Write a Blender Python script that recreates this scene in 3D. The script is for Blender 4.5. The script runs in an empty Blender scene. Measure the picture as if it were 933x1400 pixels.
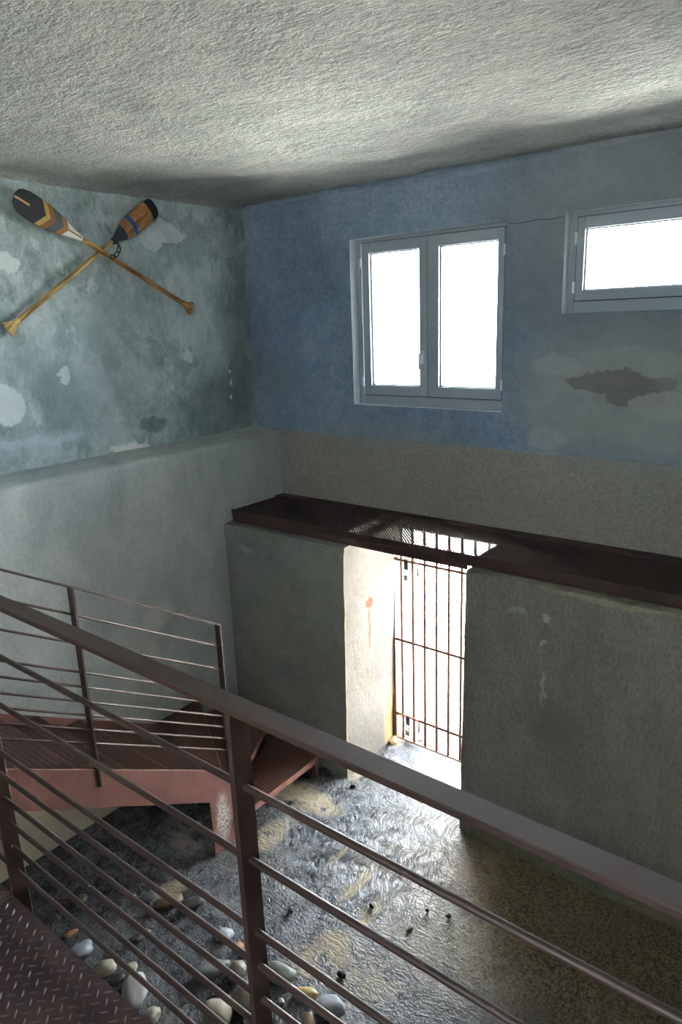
import bpy, bmesh, math, random
from mathutils import Vector, Matrix, noise as mnoise

# ------------------------------------------------------------------ camera, sky, light, exposure
scene = bpy.context.scene
col = scene.collection
F_PX, W_PX, H_PX = 951.95, 933.0, 1400.0
CAM = Vector((0.0, 0.0, 3.482))
yaw, pitch, roll = (math.radians(a) for a in (-38.672, 15.3085, 2.1199))
_f0 = Vector((math.sin(yaw), math.cos(yaw), 0)); _r0 = Vector((math.cos(yaw), -math.sin(yaw), 0)); _up = Vector((0, 0, 1))
FWD = _f0 * math.cos(pitch) - _up * math.sin(pitch)
_dn = -(_up * math.cos(pitch) + _f0 * math.sin(pitch))
RGT = _r0 * math.cos(roll) + _dn * math.sin(roll)
DWN = -_r0 * math.sin(roll) + _dn * math.cos(roll)
cam_data = bpy.data.cameras.new('camera')
cam_data.sensor_fit = 'VERTICAL'; cam_data.sensor_height = 36.0
cam_data.lens = 36.0 * F_PX / H_PX
cam_data.clip_start = 0.02; cam_data.clip_end = 500
cam = bpy.data.objects.new('camera', cam_data); col.objects.link(cam)
cam.matrix_world = Matrix(((RGT.x, -DWN.x, -FWD.x, CAM.x), (RGT.y, -DWN.y, -FWD.y, CAM.y), (RGT.z, -DWN.z, -FWD.z, CAM.z), (0, 0, 0, 1)))
scene.camera = cam

world = bpy.data.worlds.new('sky'); scene.world = world; world.use_nodes = True
_bg = world.node_tree.nodes['Background']
_bg.inputs['Color'].default_value = (0.82, 0.92, 1.0, 1); _bg.inputs['Strength'].default_value = 12.0

sun_data = bpy.data.lights.new('sun', 'SUN'); sun_data.energy = 120.0; sun_data.angle = math.radians(0.6)
sun_data.color = (1.0, 0.96, 0.9)
sun = bpy.data.objects.new('sun', sun_data); col.objects.link(sun)
sun.rotation_euler = (math.radians(40), 0, math.radians(83))      # shines along the back of the house, past the windows, onto the ground outside

def portal(loc, sx, sy, rot):
    d = bpy.data.lights.new('opening_portal', 'AREA'); d.shape = 'RECTANGLE'; d.size = sx; d.size_y = sy
    d.cycles.is_portal = True
    o = bpy.data.objects.new('opening_portal', d); col.objects.link(o); o.location = loc; o.rotation_euler = rot
RB = (math.radians(-90), 0, 0); RF = (math.radians(90), 0, 0)
portal((-2.735, 4.72, 3.45), 1.25, 1.22, RB)
portal((-1.08, 4.72, 3.77), 1.25, 0.58, RB)
portal((-2.5, 4.72, 0.98), 1.0, 1.94, RB)
portal((0.2, -2.57, 3.6), 1.1, 0.7, RF)  # added rear opening, fill from behind the camera

vs = scene.view_settings
vs.view_transform = 'Standard'; vs.look = 'None'; vs.gamma = 1.0; vs.use_curve_mapping = False
vs.exposure = 1.68
scene.cycles.max_bounces = 8; scene.cycles.diffuse_bounces = 4; scene.cycles.glossy_bounces = 3; scene.cycles.transparent_max_bounces = 12

# ------------------------------------------------------------------ helpers
def pixel(px, py, axis, val):
    """photo pixel -> point on the plane axis = val"""
    d = RGT * ((px - W_PX / 2) / F_PX) + DWN * ((py - H_PX / 2) / F_PX) + FWD
    t = (val - CAM[axis]) / d[axis]
    return CAM + d * t

class MB:
    def __init__(self): self.v = []; self.f = []; self.m = []
    def add(self, vs_, fs, mi=0):
        b = len(self.v); self.v += [tuple(p) for p in vs_]
        self.f += [tuple(i + b for i in f) for f in fs]; self.m += [mi] * len(fs); return self
    def box(self, x0, x1, y0, y1, z0, z1, mi=0):
        return self.add([(x0,y0,z0),(x1,y0,z0),(x1,y1,z0),(x0,y1,z0),(x0,y0,z1),(x1,y0,z1),(x1,y1,z1),(x0,y1,z1)],
            [(3,2,1,0),(4,5,6,7),(0,1,5,4),(1,2,6,5),(2,3,7,6),(3,0,4,7)], mi)
    def prism(self, poly, z0, z1, mi=0, M=None):
        n = len(poly); vv = [Vector((p[0], p[1], z0)) for p in poly] + [Vector((p[0], p[1], z1)) for p in poly]
        if M is not None: vv = [M @ p for p in vv]
        return self.add(vv, [tuple(range(n - 1, -1, -1)), tuple(range(n, 2 * n))] + [(i, (i + 1) % n, n + (i + 1) % n, n + i) for i in range(n)], mi)
    def bar(self, a, b, w, h, up=(0, 0, 1), mi=0):
        a = Vector(a); b = Vector(b); d = (b - a).normalized(); up = Vector(up)
        s = d.cross(up).normalized(); u = s.cross(d).normalized(); s *= w / 2; u *= h / 2
        return self.add([a-s-u, a+s-u, a+s+u, a-s+u, b-s-u, b+s-u, b+s+u, b-s+u],
            [(3,2,1,0),(4,5,6,7),(0,1,5,4),(1,2,6,5),(2,3,7,6),(3,0,4,7)], mi)
    def tube(self, pts, r, n=8, closed=False, mi=0):
        pts = [Vector(p) for p in pts]; k = len(pts); rings = []
        rr = r if isinstance(r, (list, tuple)) else [r] * k
        ref = None; b0 = len(self.v)
        for i, p in enumerate(pts):
            if closed: d = (pts[(i + 1) % k] - pts[i - 1]).normalized()
            else: d = (pts[min(i + 1, k - 1)] - pts[max(i - 1, 0)]).normalized()
            if ref is None: ref = Vector((0, 0, 1)) if abs(d.z) < .9 else Vector((1, 0, 0))
            s = d.cross(ref).normalized(); u = s.cross(d).normalized(); ref = u
            self.v += [tuple(p + s * math.cos(2 * math.pi * j / n) * rr[i] + u * math.sin(2 * math.pi * j / n) * rr[i]) for j in range(n)]
        fs = []
        for i in range(k if closed else k - 1):
            A = b0 + i * n; B = b0 + ((i + 1) % k) * n
            fs += [(A + j, A + (j + 1) % n, B + (j + 1) % n, B + j) for j in range(n)]
        if not closed:
            fs.append(tuple(b0 + j for j in range(n - 1, -1, -1))); fs.append(tuple(b0 + (k - 1) * n + j for j in range(n)))
        self.f += fs; self.m += [mi] * len(fs); return self
    def mesh(self, name):
        me = bpy.data.meshes.new(name); me.from_pydata(self.v, [], self.f)
        if any(self.m): me.polygons.foreach_set('material_index', self.m)
        me.update(); return me
    def build(self, name, mats, parent=None, smooth=False, bevel=0, seg=1):
        return link(name, self.mesh(name), mats, parent, smooth, bevel, seg)

def link(name, me, mats, parent=None, smooth=False, bevel=0, seg=1):
    if not isinstance(mats, (list, tuple)): mats = [mats]
    if not me.materials:
        for m in mats: me.materials.append(m)
    bm = bmesh.new(); bm.from_mesh(me)
    bmesh.ops.recalc_face_normals(bm, faces=bm.faces)
    if bevel:
        bmesh.ops.bevel(bm, geom=[e for e in bm.edges if len(e.link_faces) == 2 and e.calc_face_angle(0) > .5], offset=bevel, segments=seg, affect='EDGES', profile=.5)
    bm.to_mesh(me); bm.free()
    if smooth: me.polygons.foreach_set('use_smooth', [True] * len(me.polygons))
    o = bpy.data.objects.new(name, me); col.objects.link(o)
    if parent is not None: put(o, parent)
    return o
def put(o, parent):
    o.parent = parent; o.matrix_parent_inverse = parent_world(parent).inverted()
def parent_world(p):
    m = p.matrix_basis.copy()
    return (parent_world(p.parent) @ p.matrix_parent_inverse @ m) if p.parent else m
def empty(name, loc):
    o = bpy.data.objects.new(name, None); col.objects.link(o); o.location = loc; o.empty_display_size = .1; return o
def tag(o, label, cat, group=None):
    o['label'] = label; o['category'] = cat
    if group: o['group'] = group
    return o
def struct(o, label=None, cat=None):
    o['kind'] = 'structure'
    if label: o['label'] = label
    if cat: o['category'] = cat
    return o
def copy_part(o, parent, loc=None):
    c = o.copy(); col.objects.link(c)
    if loc is not None: c.location = loc
    return c

# ------------------------------------------------------------------ materials
class NT:
    def __init__(self, name):
        self.m = bpy.data.materials.new(name); self.m.use_nodes = True; self.t = self.m.node_tree
        self.p = self.t.nodes['Principled BSDF']
        self.co = self.t.nodes.new('ShaderNodeTexCoord').outputs['Object']
    def n(self, typ, **k):
        x = self.t.nodes.new(typ)
        for a, b in k.items(): setattr(x, a, b)
        return x
    def l(self, a, b):
        if hasattr(a, 'is_output') or isinstance(a, bpy.types.NodeSocket): self.t.links.new(a, b)
        else: b.default_value = a
    def math(self, op, a, b=0.0, c=None, clamp=False):
        x = self.n('ShaderNodeMath', operation=op, use_clamp=clamp); self.l(a, x.inputs[0]); self.l(b, x.inputs[1])
        if c is not None: self.l(c, x.inputs[2])
        return x.outputs[0]
    def vmath(self, op, a, b=(0, 0, 0)):
        x = self.n('ShaderNodeVectorMath', operation=op); self.l(a, x.inputs[0])
        if op == 'SCALE': self.l(b, x.inputs['Scale'])
        else: self.l(b, x.inputs[1])
        return x.outputs['Value'] if op in ('LENGTH', 'DISTANCE', 'DOT_PRODUCT') else x.outputs[0]
    def noise(self, scale, detail=4, rough=.55, vec=None, dist=0, color=False):
        x = self.n('ShaderNodeTexNoise'); self.l(vec if vec is not None else self.co, x.inputs['Vector'])
        x.inputs['Scale'].default_value = scale; x.inputs['Detail'].default_value = detail
        x.inputs['Roughness'].default_value = rough; x.inputs['Distortion'].default_value = dist
        return x.outputs['Color' if color else 'Fac']
    def scalev(self, s, vec=None): return self.vmath('MULTIPLY', vec if vec is not None else self.co, s)
    def ramp(self, fac, stops, interp='LINEAR'):
        x = self.n('ShaderNodeValToRGB'); self.l(fac, x.inputs[0]); cr = x.color_ramp; cr.interpolation = interp
        while len(cr.elements) < len(stops): cr.elements.new(.5)
        for e, (p, c) in zip(cr.elements, stops): e.position = p; e.color = c if len(c) == 4 else (*c, 1)
        return x.outputs[0]
    def mr(self, v, a, b, c=0.0, d=1.0, smooth=True):
        x = self.n('ShaderNodeMapRange'); x.interpolation_type = 'SMOOTHSTEP' if smooth else 'LINEAR'
        self.l(v, x.inputs['Value'])
        for nme, val in (('From Min', a), ('From Max', b), ('To Min', c), ('To Max', d)): self.l(val, x.inputs[nme])
        return x.outputs['Result']
    def mix(self, fac, a, b, mode='MIX'):
        x = self.n('ShaderNodeMix', data_type='RGBA', blend_type=mode)
        self.l(fac, x.inputs['Factor'])
        for s, v in ((x.inputs[6], a), (x.inputs[7], b)): self.l((*v, 1) if isinstance(v, tuple) and len(v) == 3 else v, s)
        return x.outputs[2]
    def warp(self, scale, amp, detail=3, vec=None):
        c = self.noise(scale, detail, .6, vec=vec, color=True)
        d = self.vmath('SCALE', self.vmath('SUBTRACT', c, (.5, .5, .5)), amp)
        return self.vmath('ADD', vec if vec is not None else self.co, d)
    def patch(self, vec, c, r, soft=.15):
        d = self.vmath('LENGTH', self.vmath('DIVIDE', self.vmath('SUBTRACT', vec, tuple(c)), tuple(r)))
        return self.mr(d, 1 - soft, 1 + soft, 1.0, 0.0)
    def bump(self, h, strength, dist, prev=None):
        x = self.n('ShaderNodeBump'); x.inputs['Strength'].default_value = strength; x.inputs['Distance'].default_value = dist
        self.l(h, x.inputs['Height'])
        if prev is not None: self.l(prev, x.inputs['Normal'])
        return x.outputs['Normal']
    def done(self, colr, rough=.8, normal=None, metal=0.0, spec=.5):
        self.l((*colr, 1) if isinstance(colr, tuple) and len(colr) == 3 else colr, self.p.inputs['Base Color'])
        self.l(rough, self.p.inputs['Roughness']); self.l(metal, self.p.inputs['Metallic'])
        self.p.inputs['Specular IOR Level'].default_value = spec
        if normal is not None: self.l(normal, self.p.inputs['Normal'])
        return self.m

BIG = 9.0
def plaster(name, dark, mid, light, scale=1.6, patches=(), warp=(3.0, .25), bumps=((30, .25, .01), (140, .25, .004)), rough=.9, stretch=(1, 1, 1), spec=.25, grain=.12, band=None, contrast=(.34, .5, .66), peel=None, gritty=(0, 60)):
    t = NT(name)
    v = t.scalev(stretch)
    a = t.noise(scale, 5, .62, vec=v, dist=.6); b = t.noise(scale * 5.5, 5, .65, vec=v)
    f = t.math('ADD', t.math('MULTIPLY', a, .65), t.math('MULTIPLY', b, .35))
    c = t.ramp(f, [(contrast[0], dark), (contrast[1], mid), (contrast[2], light)])
    if band:                                                # another plaster coat below a level line
        zc, colr = band
        z = t.n('ShaderNodeSeparateXYZ'); t.l(t.warp(2.0, .03), z.inputs[0])
        c = t.mix(t.mr(z.outputs[2], zc - .01, zc + .01, 1.0, 0.0), c, t.mix(f, tuple(k * .7 for k in colr), tuple(min(1, k * 1.3) for k in colr)))
    if peel:                                                # flaked coats with crisp edges
        for (sc, lo, hi, colr, st) in peel:
            k = t.noise(sc, 7, .62, vec=t.vmath('ADD', v, (sc * 1.7, sc, sc * .6)), dist=.3)
            c = t.mix(t.math('MULTIPLY', t.mr(k, lo, hi), st), c, t.mix(b, tuple(q * .8 for q in colr), tuple(min(1, q * 1.2) for q in colr)))
    if gritty[0]: c = t.mix(gritty[0], c, t.ramp(t.noise(gritty[1], 5, .75, vec=v), [(.35, (.1, .1, .1)), (.62, (.95, .95, .95))]), 'OVERLAY')
    w = t.warp(warp[0], warp[1], 5); w = t.warp(warp[0] * 7, warp[1] * .3, 4, vec=w)
    ph = None
    for (ctr, rad, colr, soft, strength) in patches:
        m = t.patch(w, ctr, rad, soft)
        cc = t.mix(b, tuple(k * .82 for k in colr), tuple(min(1, k * 1.18) for k in colr))
        c = t.mix(t.math('MULTIPLY', m, strength), c, cc)
        if soft < .2: ph = m if ph is None else t.math('MAXIMUM', ph, m)
    g = t.noise(220, 2, .7)
    c = t.mix(grain, c, t.ramp(g, [(.3, (0, 0, 0)), (.7, (1, 1, 1))]), 'OVERLAY')
    nrm = None
    hsum = None
    for (s, st, d) in bumps:
        x = t.noise(s, 3, .6, vec=v)
        hsum = t.math('MULTIPLY', x, st * d) if hsum is None else t.math('MULTIPLY_ADD', x, st * d, hsum)
    nrm = t.bump(hsum, 1.0, 1.0)
    return t.done(c, rough, nrm, spec=spec)

def wallpt_left(px, py): p = pixel(px, py, 0, -4.47); return (p.y, p.z)
def LP(px, py, rx, ry, colr, soft=.12, st=.8):       # patch on the left wall at photo pixel, radii in pixels
    p = pixel(px, py, 0, -4.47); s = 0.0046
    return ((p.x, p.y, p.z), (BIG, rx * s * 1.25, ry * s), colr, soft, st)
def BP(px, py, rx, ry, colr, soft=.12, st=.8):
    p = pixel(px, py, 1, 4.43); s = 0.0047
    return ((p.x, p.y, p.z), (rx * s * 1.25, BIG, ry * s), colr, soft, st)

L_DK, L_MD, L_LT = (.20, .265, .27), (.38, .47, .475), (.56, .645, .66)
pale = (.74, .80, .80); deep = (.13, .17, .165)
M_left = plaster('plaster_left_wall', L_DK, L_MD, L_LT, 1.9, [
    LP(300, 560, 60, 75, deep, .5, .75), LP(330, 450, 40, 200, (.15, .18, .18), .6, .6), LP(82, 545, 30, 52, (.19, .25, .25), .25, .7),  # the tall soft patch paints the shade along the back corner
    LP(212, 580, 22, 14, deep, .12, .6), LP(150, 500, 14, 16, (.2, .27, .26), .2, .6), LP(20, 610, 150, 14, (.42, .52, .56), .3, .5),
    LP(225, 318, 30, 16, pale, .06, .75), LP(208, 326, 18, 14, pale, .06, .7), LP(196, 352, 9, 22, (.42, .5, .5), .08, .6),
    LP(268, 330, 22, 30, (.36, .43, .43), .2, .6), LP(10, 362, 16, 13, pale, .07, .8), LP(92, 517, 7, 15, (.82, .88, .9), .06, .95),
    LP(8, 550, 20, 30, (.76, .83, .85), .06, .9), LP(258, 490, 8, 14, pale, .08, .75), LP(180, 612, 30, 8, (.93, .95, .94), .25, 1.0),
    LP(55, 604, 60, 7, (.55, .64, .68), .2, .7), LP(150, 440, 60, 40, (.37, .45, .45), .5, .4), LP(130, 520, 60, 70, (.36, .45, .48), .6, .45),
    LP(315, 511, 2.5, 4, (.85, .88, .85), .1, .9), LP(317, 524, 1.6, 4, (.85, .88, .85), .1, .9), LP(319, 541, 2.4, 5, (.85, .88, .85), .1, .9)],
    warp=(4.0, .2), bumps=((9, .3, .02), (45, .4, .008)), contrast=(.36, .5, .64), stretch=(1, 1, .75), gritty=(.16, 35),
    peel=[(2.3, .55, .575, (.56, .65, .66), .5), (3.4, .585, .60, (.22, .285, .285), .55), (6.0, .62, .635, (.60, .68, .69), .55)])
M_ledge = plaster('plaster_ledge', (.30, .33, .325), (.41, .44, .43), (.51, .54, .53), 1.2,
    [((-4.2, 2.95, 1.35), (BIG, .16, .10), (.6, .62, .6), .3, .6), ((-4.2, 1.9, .1), (BIG, .7, .5), (.66, .54, .36), .45, .7), ((-4.2, 2.9, 1.0), (BIG, .08, .2), (.55, .56, .53), .3, .5)], bumps=((12, .2, .02), (70, .45, .005)), gritty=(.11, 40), stretch=(1, 1, .7))
M_back = plaster('plaster_back_wall', (.155, .21, .285), (.205, .28, .375), (.265, .345, .435), 1.4, [  # bluish base puts the blue glow near the window into the plaster colour
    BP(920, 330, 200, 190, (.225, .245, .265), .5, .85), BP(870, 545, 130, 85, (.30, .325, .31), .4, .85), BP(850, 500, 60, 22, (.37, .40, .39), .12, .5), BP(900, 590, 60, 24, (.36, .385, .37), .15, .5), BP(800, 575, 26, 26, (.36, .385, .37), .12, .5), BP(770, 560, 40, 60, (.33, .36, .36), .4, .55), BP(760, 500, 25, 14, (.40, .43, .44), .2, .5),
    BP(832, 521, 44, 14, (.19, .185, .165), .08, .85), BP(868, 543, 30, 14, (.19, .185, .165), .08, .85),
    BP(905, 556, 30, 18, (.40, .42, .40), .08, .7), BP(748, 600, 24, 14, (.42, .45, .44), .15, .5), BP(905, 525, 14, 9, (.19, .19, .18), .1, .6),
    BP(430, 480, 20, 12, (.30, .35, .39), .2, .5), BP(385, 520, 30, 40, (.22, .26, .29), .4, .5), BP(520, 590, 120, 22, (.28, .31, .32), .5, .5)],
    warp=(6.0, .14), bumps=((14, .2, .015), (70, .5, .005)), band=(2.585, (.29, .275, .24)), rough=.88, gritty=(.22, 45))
M_block_l = plaster('cement_block_left', (.185, .19, .172), (.23, .235, .212), (.275, .28, .255), 2.2,
    [((-3.95, 3.7, 1.72), (.05, BIG, .03), (.4, .41, .38), .3, .7), ((-3.6, 3.7, .9), (.05, BIG, .025), (.33, .34, .31), .4, .6)], bumps=((20, .2, .01), (110, .5, .004)), gritty=(.22, 60))
M_block_r = plaster('cement_block_right', (.185, .175, .145), (.235, .222, .185), (.29, .275, .23), 1.8,
    [((-1.35, 3.7, 1.05), (.16, BIG, .14), (.19, .165, .14), .5, .6), ((-1.1, 3.7, 1.93), (.5, BIG, .02), (.40, .36, .24), .4, .6),
     ((-1.44, 3.7, 1.74), (.03, BIG, .015), (.5, .5, .45), .3, .8), ((-1.44, 3.7, 1.62), (.02, BIG, .02), (.5, .5, .45), .3, .7),
     ((-1.43, 3.7, 1.3), (.012, BIG, .12), (.42, .42, .38), .4, .7), ((-1.62, 3.7, 1.72), (.05, BIG, .012), (.38, .39, .35), .3, .6)],
    bumps=((20, .2, .01), (110, .5, .004)), stretch=(1, 1, .45), gritty=(.25, 60))
M_cream = plaster('cream_render', (.15, .138, .12), (.185, .171, .15), (.22, .206, .18), 3.0,
    [((-3, 4.02, 1.38), (BIG, .045, .04), (.14, .04, .012), .3, .95), ((-3, 4.02, 1.2), (BIG, .016, .22), (.17, .07, .022), .5, .8),
     ((-3, 4.33, .15), (BIG, .10, .3), (.55, .33, .14), .5, .8), ((-3, 3.705, 1.0), (BIG, .012, 1.2), (.5, .34, .14), .6, .6)], warp=(9, .06), bumps=((25, .25, .012), (110, .3, .004)))
M_ceil = plaster('rough_trowelled_ceiling', (.27, .28, .262), (.365, .375, .35), (.46, .465, .43), 1.6,
    [((-2.35, 1.55, 4.42), (.22, .07, BIG), (.42, .43, .40), .4, .6), ((-2.05, 1.72, 4.42), (.12, .05, BIG), (.40, .41, .38), .35, .6)],
    warp=(5, .2), bumps=((6, .3, .05), (28, .55, .02), (85, .7, .009)), stretch=(.8, 1.2, 1), spec=.2, grain=.3, gritty=(.22, 38))
M_shell = plaster('plain_plaster', (.45, .47, .46), (.53, .55, .54), (.6, .62, .61), 1.2)

def metal(name, base, alt, rough=.42, scale=14, scuff=None, spec=.5):
    t = NT(name)
    a = t.noise(scale, 6, .65); b = t.noise(130, 3, .6)
    c = t.mix(t.ramp(a, [(.38, (0, 0, 0)), (.66, (1, 1, 1))]), base, alt)
    c = t.mix(t.math('MULTIPLY', t.mr(b, .55, .75), .35), c, tuple(min(1, k * 1.9) for k in alt))
    if scuff:
        w = t.warp(40, .06, 4); w2 = t.noise(70, 5, .7)
        c = t.mix(t.math('MULTIPLY', t.patch(w, scuff[0], scuff[1], .5), t.mr(w2, .40, .56)), c, scuff[2])
    r = t.mr(a, .3, .7, rough - .06, rough + .14)
    return t.done(c, r, t.bump(b, .12, .002), spec=spec)
M_rail = metal('dark_red_brown_paint', (.042, .023, .018), (.062, .031, .023), .46, spec=.6)
M_steel = metal('oxide_red_steel', (.165, .07, .055), (.22, .098, .078), .5, 9, ((-3.21, 2.61, .24), (.05, .055, .17), (.62, .56, .54)))
M_tread = metal('oxide_red_chequer_plate', (.085, .038, .032), (.12, .052, .042), .36, 12)
M_nose = metal('lit_worn_red_edge', (.24, .10, .075), (.36, .17, .13), .42, 16)  # lighter worn red; light caught by the tread edges is in the colour
M_plate = metal('dark_red_chequer_plate', (.052, .028, .028), (.07, .037, .035), .36, 10)
M_mesh = metal('brown_expanded_mesh', (.05, .026, .024), (.072, .036, .031), .5, 18)
M_gate = metal('rusty_iron', (.17, .075, .045), (.28, .12, .06), .6, 25)
M_iron = metal('dark_iron', (.03, .03, .032), (.055, .05, .05), .4, 30)
M_brass = metal('dull_steel_and_brass', (.30, .26, .20), (.42, .36, .27), .4, 30)

def simple(name, colr, rough=.5, var=.15, scale=20, bump=.1, metal_=0.0, spec=.5):
    t = NT(name); a = t.noise(scale, 5, .6)
    c = t.mix(a, tuple(k * (1 - var) for k in colr), tuple(min(1, k * (1 + var)) for k in colr))
    return t.done(c, rough, t.bump(t.noise(scale * 6, 3, .6), bump, .003), metal_, spec)
M_frame = simple('pale_grey_window_frame', (.34, .39, .44), .35, .03, 8, .02)
M_white = simple('white_window_handle', (.82, .84, .86), .3, .02, 8, .02)
M_gasket_gap = simple('dark_gasket_and_gap', (.05, .06, .07), .6)  # rubber beads, the crack, and the painted shadow gap round each sash
M_ground = simple('pale_sand_outside', (.62, .60, .56), .95, .2, .8, .3)
M_bounce_slab = simple('bounce_slab_render', (.7, .68, .63), .95, .1, 2)

def glass():
    t = NT('window_glass'); n = t.t.nodes; n.remove(t.p)
    tr = t.n('ShaderNodeBsdfTransparent'); gl = t.n('ShaderNodeBsdfGlossy'); gl.inputs['Roughness'].default_value = .02
    tr.inputs[0].default_value = (.97, .985, .99, 1)
    fr = t.n('ShaderNodeFresnel'); fr.inputs[0].default_value = 1.5
    ms = t.n('ShaderNodeMixShader'); t.l(fr.outputs[0], ms.inputs[0]); t.l(tr.outputs[0], ms.inputs[1]); t.l(gl.outputs[0], ms.inputs[2])
    t.l(ms.outputs[0], n['Material Output'].inputs[0]); return t.m
M_glass = glass()

def floor_material():
    t = NT('wet_silt_and_sand_floor')
    w = t.warp(3.0, .28, 3); w2 = t.warp(14, .07, 3)
    big = t.noise(1.3, 4, .6); med = t.noise(7, 5, .65); fine = t.noise(60, 3, .7)
    # silt dragged in from the door: streaks running away from it
    rot = t.n('ShaderNodeMapping'); rot.inputs['Rotation'].default_value = (0, 0, math.radians(-22)); t.l(t.warp(2.2, .35, 3), rot.inputs['Vector'])
    streak = t.noise(1.0, 5, .62, vec=t.vmath('MULTIPLY', rot.outputs[0], (34, 4.2, 1)))
    cr = t.mr(t.math('ABSOLUTE', t.math('SUBTRACT', streak, .5)), 0, .035, 1.0, 0.0)
    rip = t.noise(1.0, 3, .5, vec=t.vmath('MULTIPLY', t.warp(5, .12, 2), (26, 48, 1)), dist=.8)
    mud = t.mix(t.mr(med, .35, .65), (.028, .034, .045), (.095, .105, .125))
    sand = t.mix(fine, (.22, .17, .10), (.60, .50, .33))
    brown = t.mix(t.mr(fine, .35, .65), (.06, .044, .02), (.36, .265, .135))
    sm = None
    def P(px, py, rx, ry, soft=.35, s=1.0, src=None):
        p = pixel(px, py, 2, 0.0); k = 1 / 225
        m = t.patch(src if src is not None else w2, (p.x, p.y, 0), (rx * k, ry * k * 1.6, BIG), soft)
        return t.math('MULTIPLY', m, s) if s != 1 else m
    for a in [(400, 1085, 50, 22), (440, 1098, 34, 14), (470, 1052, 40, 10), (492, 1206, 9, 26), (462, 1170, 5, 14), (505, 1250, 10, 20), (455, 1300, 28, 20), (500, 1330, 40, 18, .6, .7),
              (425, 1312, 22, 14), (236, 1218, 18, 12), (258, 1122, 26, 10, .5, .8), (250, 1150, 40, 8, .5, .6), (600, 1290, 70, 40, .8, .6), (650, 1200, 30, 40, .7, .6), (370, 1140, 20, 26, .5, .8), (545, 1012, 12, 14)]:
        m = P(*a); sm = m if sm is None else t.math('MAXIMUM', sm, m)
    sm = t.math('MULTIPLY', sm, t.mr(med, .36, .52))
    dry = P(870, 1290, 300, 110, .5, 1.0, w)
    dry = t.math('MAXIMUM', dry, P(740, 1190, 90, 60, .5, .9, w))
    c = t.mix(t.mr(big, .42, .66), mud, t.mix(.5, mud, (.16, .15, .135)))
    c = t.mix(t.mr(fine, .62, .75, 0, .35), c, (.34, .31, .26))
    c = t.mix(dry, c, brown)
    c = t.mix(sm, c, sand)
    c = t.mix(t.math('MULTIPLY', cr, .35), c, (.3, .32, .35))
    rough = t.mr(t.math('ADD', t.math('MULTIPLY', med, .5), t.math('MULTIPLY', fine, .5)), .35, .65, .16, .36)
    rough = t.math('ADD', rough, t.math('MULTIPLY', t.math('MAXIMUM', sm, dry), .32))
    wet = t.math('SUBTRACT', 1.0, t.math('MAXIMUM', sm, t.math('MULTIPLY', dry, .8)))
    sm_z = t.math('MAXIMUM', P(500, 1165, 120, 62, .5, 1.0, w), P(600, 1110, 60, 50, .5, 1.0, w))
    sm_z = t.math('MAXIMUM', sm_z, P(330, 1375, 100, 26, .5, .8, w))
    ruf = t.math('SUBTRACT', 1.0, t.math('MULTIPLY', sm_z, .8))
    def acc(h, x, k): return t.math('MULTIPLY_ADD', x, k, h)
    H = t.math('MULTIPLY', big, .012)
    lines = t.math('ADD', t.math('MULTIPLY', cr, .006), t.math('MULTIPLY', streak, .013))
    H = t.math('ADD', H, t.math('MULTIPLY', lines, t.math('ADD', .12, sm_z)))
    gr = t.math('MULTIPLY', rip, .011); gr = acc(gr, fine, .0065); gr = acc(gr, t.noise(150, 3, .65), .0032)
    H = t.math('ADD', H, t.math('MULTIPLY', gr, ruf))
    n = t.bump(H, 1.0, 1.0)
    return t.done(c, rough, n, spec=.75)
M_floor = floor_material()

# ------------------------------------------------------------------ the room
XL, XLEDGE, YB, XR, YR, ZC = -4.47, -4.2, 4.43, 1.75, -2.3, 4.425

# floor: one uneven trodden surface
def grid(x0, x1, y0, y1, step, zf):
    nx = max(1, round((x1 - x0) / step)); ny = max(1, round((y1 - y0) / step))
    v = [(x0 + (x1 - x0) * i / nx, y0 + (y1 - y0) * j / ny) for j in range(ny + 1) for i in range(nx + 1)]
    v = [(x, y, zf(x, y)) for x, y in v]
    f = [(j * (nx + 1) + i, j * (nx + 1) + i + 1, (j + 1) * (nx + 1) + i + 1, (j + 1) * (nx + 1) + i) for j in range(ny) for i in range(nx)]
    return v, f
def floor_z(x, y):
    a = mnoise.noise((x * 1.7, y * 1.7, .3)) * .012 + mnoise.noise((x * 6, y * 6, 2.)) * .006 + mnoise.noise((x * 22, y * 22, 5.)) * .0028
    a += .04 * math.exp(-(((x + 3.02) / .16) ** 2 + ((y - 2.2) / .12) ** 2))
    return a - .006
fl = MB(); fl.add(*grid(-4.3, XR + .1, 1.0, 4.75, .02, floor_z)); fl.add(*grid(-4.3, XR + .1, YR - .1, 1.02, .4, lambda x, y: -.012))
fl.box(-4.5, XR + .2, YR - .2, 4.69, -.12, -.05)
struct(fl.build('floor', M_floor, smooth=True))

def ceil_z(x, y):
    z = ZC + mnoise.noise((x * .9, y * 1.4, 1.)) * .006 + mnoise.noise((x * 3, y * 5, 4.)) * .006 + mnoise.noise((x * 9, y * 16, 4.)) * .003
    d = x - XL
    if d < .03: z -= .03 - math.sqrt(max(0, .0009 - (.03 - d) ** 2))
    return z
ce = MB(); ce.add(*grid(XL, XR, .2, YB, .03, ceil_z)); ce.add(*grid(XL, XR, YR, .2, .3, lambda x, y: ZC))
ce.box(XL - .3, XR + .3, YR - .3, YB + .3, ZC + .05, ZC + .3)
struct(ce.build('ceiling', M_ceil, smooth=True))

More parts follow.
